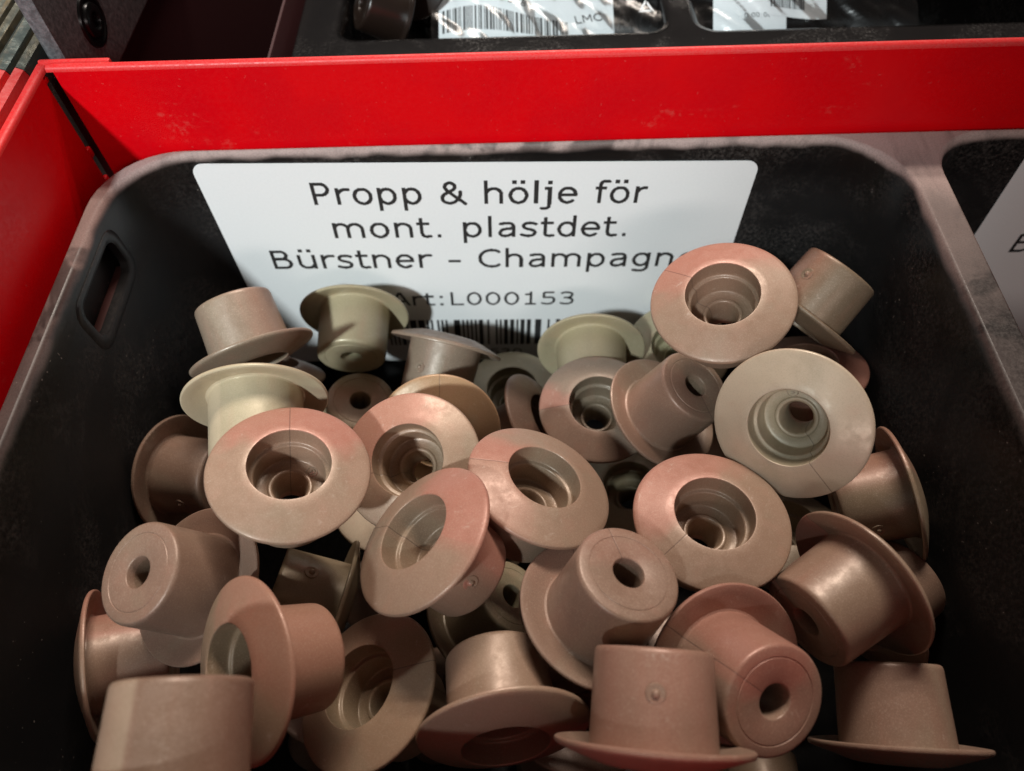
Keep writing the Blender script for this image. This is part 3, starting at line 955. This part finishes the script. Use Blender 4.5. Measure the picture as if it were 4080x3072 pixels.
rear = tag(empty("compartment_tray", (40, 90, -60)), "glossy black tray behind the red panel, bagged parts inside it", "tray")
A2 = (-26.0, 35.3, 28.5, 130.0, 4.5)
B2 = (38.6, 104.0, 28.5, 130.0, 4.5)
under(link("rim_deck", deck_mesh("rim_deck", (-32.5, 190.0, 11.0, 134.0, 6.0), [A2, B2, (108.0, 186.0, 28.5, 130.0, 4.5)]), M_GLOSS), rear)
for c in (A2, B2, (108.0, 186.0, 28.5, 130.0, 4.5)):
    under(link("compartment", pocket_mesh("compartment", *c, 60.0, 1.6, 1.6), M_GLOSS), rear)
rd = tag(empty("metal_drawer", (40, 90, -69)), "shaded red rear drawer whose side edge shows in the shadow", "drawer")
under(extrude_profile("side_panel", [(-34.6, -69), (-34.6, 3.2), (-34.4, 3.6), (-34.0, 3.6), (-33.8, 3.2), (-33.8, -69)], 1, 9.0, 150, M_SHADERED), rd)
under(box("front_panel", (-33.4, 9.0, -69), (190, 10.2, -4), M_SHADERED), rd)

# greasy ribbed rail that runs back beside the drawer
rail = tag(empty("drawer_rail", (-72, 50, 8)), "greasy ribbed metal rail running back beside the red corner", "rail")
x = -62.4
top = []
for w in (2.6, 3.4, 2.2, 4.2, 3.0, 3.6, 2.6, 4.4):
    top += [(x, 13.4), (x - .35, 14.3), (x - w * .5, 14.75), (x - w + .9, 14.3), (x - w + .3, 13.2), (x - w, 13.2)]
    x -= w
prof = top + [(x, 9.0), (-62.4, 9.0)]
under(extrude_profile("ribbed_strip", prof, 1, 1.2, 190, M_RAIL, deg=30), rail)
under(extrude_profile("red_reflection_end", prof, 1, -110, 1.0, M_LIP, deg=30), rail)  # red reflection on the rail's front put into its colour
under(box("rail_web", (-63.6, 2.4, -60), (-62.5, 190, 8.9), M_SHADERED), rail)
# bracket plate with a socket screw in a countersink
br = tag(empty("steel_bracket", (-58, 22, -20)), "dusty grey steel bracket with one dark recessed screw", "bracket")
under(box("plate", (-61.4, 5.2, 3.6), (-58.6, 70, 40), M_STEEL, None, .8), br)
M_OILED = plain("oiled_steel", (0.02, 0.02, 0.021), .28, .8)
sc = link("screw", revolve("screw", [(3.9, .0), (3.8, .35), (3.3, .40), (2.9, .15), (2.7, .1), (2.5, .55), (2.1, .75), (1.35, .75), (1.2, .1), (.01, .05)], 40, 30), M_OILED, br)
sc.rotation_euler = (0, math.pi / 2, 0)
sc.location = Vector((-58.6, 16.4, 12.3)) * S - br.location

# ------------------------------------------------------------------ bagged parts in the rear tray
BO, BV, BN = Vector((0, 28, -9)), Vector((0, .9165, .4)), Vector((0, -.4, .9165))
def bag_pt(x, v, h):
    return BO + Vector((x, 0, 0)) + BV * v + BN * h
def sheet(name, x0, x1, v0, v1, hf, mat, parent, nx=60, nv=40, bend=None, deg=60):
    vs, fs = [], []
    for j in range(nv + 1):
        for i in range(nx + 1):
            x = x0 + (x1 - x0) * i / nx
            v = v0 + (v1 - v0) * j / nv
            vs.append(tuple(bag_pt(x, v + (bend(x) if bend else 0), hf(x, v))))
    for j in range(nv):
        for i in range(nx):
            a = j * (nx + 1) + i
            fs.append((a, a + 1, a + nx + 2, a + nx + 1))
    o = link(name, mesh_from(name, vs, fs, deg), mat)
    return under(o, parent)
def crumple(seed, amp):
    r = random.Random(seed)
    w = [(r.uniform(.1, .75), r.uniform(.1, .75), r.uniform(0, 6.3), r.uniform(.4, 1)) for _ in range(7)]
    return lambda x, v: amp * sum(abs(math.sin(a * x + b * v + c)) * g for a, b, c, g in w) / 4

bag = tag(empty("plastic_bag", (14, 45, -8)), "clear plastic bag with a curved white barcode label, in the rear tray", "plastic bag")
cr = crumple(4, 1.5)
hump = lambda x, v: 1.6 * math.cos((x - 3) / 8.5)
arc = lambda x: 2.0 * math.exp(-((x + .5) / 8.0) ** 2) - .06 * (x + 1)
sheet("paper", -7.5, 26.0, 2, 34, lambda x, v: hump(x, v) - .9, M_PAPER, bag, 60, 6)
sheet("film", -8.6, 34.6, 1, 40, lambda x, v: hump(x, v) * .6 + cr(x, v) + .9, M_FILM, bag, 90, 60)
vs, fs = [], []
r = random.Random(11)
x = -6.8
while x < 17.2:
    b = r.choice((.16, .16, .3, .42)); g = r.choice((.18, .18, .3, .42))
    for k in range(2):
        pass
    i = len(vs)
    for xx in (x, x + b):
        for v in (10.2 + arc(xx) * .5, 14.2 + arc(xx)):
            vs.append(tuple(bag_pt(xx, v, hump(xx, v) - .84)))
    fs.append((i, i + 2, i + 3, i + 1))
    x += b + g
under(link("barcode", mesh_from("barcode", vs, fs), M_GREYINK), bag)
def bag_text(body, w, h, x, v, parent, mat, hf, rot=0.0, name="text_line"):
    me = print_mesh(body, w, h, 0, 0, name, .06, .08)
    ca, sa = math.cos(rot), math.sin(rot)
    for q in me.vertices:
        a, b = q.co.x / S, q.co.z / S
        px, pv = x + a * ca - b * sa, v + a * sa + b * ca
        q.co = bag_pt(px, pv, hf(px, pv)) * S
    return under(link(name, me, mat), parent)
on_label = lambda x, v: hump(x, v) - .83
bag_text("578", 3.4, 1.3, 7.3, 16.2, bag, M_GREYINK, on_label, -.28)
bag_text("LMC", 5.2, 1.6, 21.2, 13.6, bag, M_GREYINK, on_label, .22)
# printed recycling triangle on the film
M_WHITEINK = plain("white_print", (0.55, 0.57, 0.58), .6)
def tri_ring(cx, cv, r0, r1, hf, parent, name):
    vs, fs = [], []
    for k in range(3):
        a0 = math.radians(90 + 120 * k + 14); a1 = math.radians(90 + 120 * (k + 1) - 26)
        def corner(a, rr):
            return (cx + rr * math.cos(a), cv + rr * math.sin(a))
        p = [corner(math.radians(90 + 120 * k), r1), corner(math.radians(90 + 120 * (k + 1)), r1),
             corner(math.radians(90 + 120 * (k + 1)), r0), corner(math.radians(90 + 120 * k), r0)]
        # leave a gap before the next arrow
        for q in (1, 2):
            s_ = p[q - 1] if q == 1 else p[3]
            p[q] = (p[q][0] + (s_[0] - p[q][0]) * .16, p[q][1] + (s_[1] - p[q][1]) * .16)
        i = len(vs)
        vs += [tuple(bag_pt(a, b, hf(a, b))) for a, b in p]
        fs.append((i, i + 1, i + 2, i + 3))
    return under(link(name, mesh_from(name, vs, fs), M_WHITEINK), parent)
tri_ring(31.3, 13.0, .95, 1.75, lambda x, v: 2.9, bag, "recycling_mark")

bag2 = tag(empty("plastic_bag", (62, 45, -8)), "crumpled clear bag with a folded white paper slip, right of the rear divider", "plastic bag")
cr2 = crumple(9, 2.6)
fold = lambda x, v: 1.2 * math.sin((x - 42) / 5.0) + .25 * (v - 12)
sheet("paper", 44.5, 58.5, 3, 34, lambda x, v: fold(x, v) - 1.2, M_PAPER, bag2, 40, 20, lambda x: -.012 * (x - 50) ** 2)
sheet("film", 39.6, 81.0, 2, 40, lambda x, v: fold(x, v) * .5 + cr2(x, v) + .6, M_FILM, bag2, 90, 60)
vs, fs = [], []
x = 55.2
while x < 62.0:
    b = r.choice((.15, .15, .3)); g = r.choice((.2, .2, .35))
    i = len(vs)
    for xx in (x, x + b):
        for v in (14.4, 19):
            vs.append(tuple(bag_pt(xx, v, fold(xx, v) - .7)))
    fs.append((i, i + 2, i + 3, i + 1))
    x += b + g
sheet("paper", 54.5, 66.5, 13.0, 34, lambda x, v: fold(x, v) - .95, M_PAPER, bag2, 30, 20)
under(link("barcode", mesh_from("barcode", vs, fs), M_GREYINK), bag2)
bag_text("0 00:00 50", 7.5, .8, 54.0, 12.6, bag2, M_GREYINK, lambda x, v: fold(x, v) - 1.12, .06)

# a few dark brown plugs lying loose beside the bag
DARK = plain("dark_brown_plastic", (0.012, 0.007, 0.005), .3)
for me_name, me in (("flange", FLANGE), ("barrel", BARREL), ("socket", SOCKET)):
    pass
def dark_plug(x, v, h, nor, text):
    p = bpy.data.objects.new("brown_plug", None); COL.objects.link(p)
    p.matrix_world = Matrix.Translation(bag_pt(x, v, h) * S) @ axis_frame(nor).to_4x4() @ Matrix.Scale(.8, 4)
    for name, me in (("flange", FLANGE), ("barrel", BARREL), ("socket", SOCKET)):
        o = link(name, me, None, p)
        o.material_slots[0].link = 'OBJECT'
        o.material_slots[0].material = DARK
    tag(p, text, "plug", "dark brown plugs in the rear tray")
dark_plug(-15.5, 15.5, -1, (.8, .2, -.5), "dark brown plug lying in the rear tray behind the gloss of its edge")
dark_plug(-11.5, 22.5, 1, (-.5, -.6, .6), "dark brown plug beside the bagged barcode label in the rear tray")
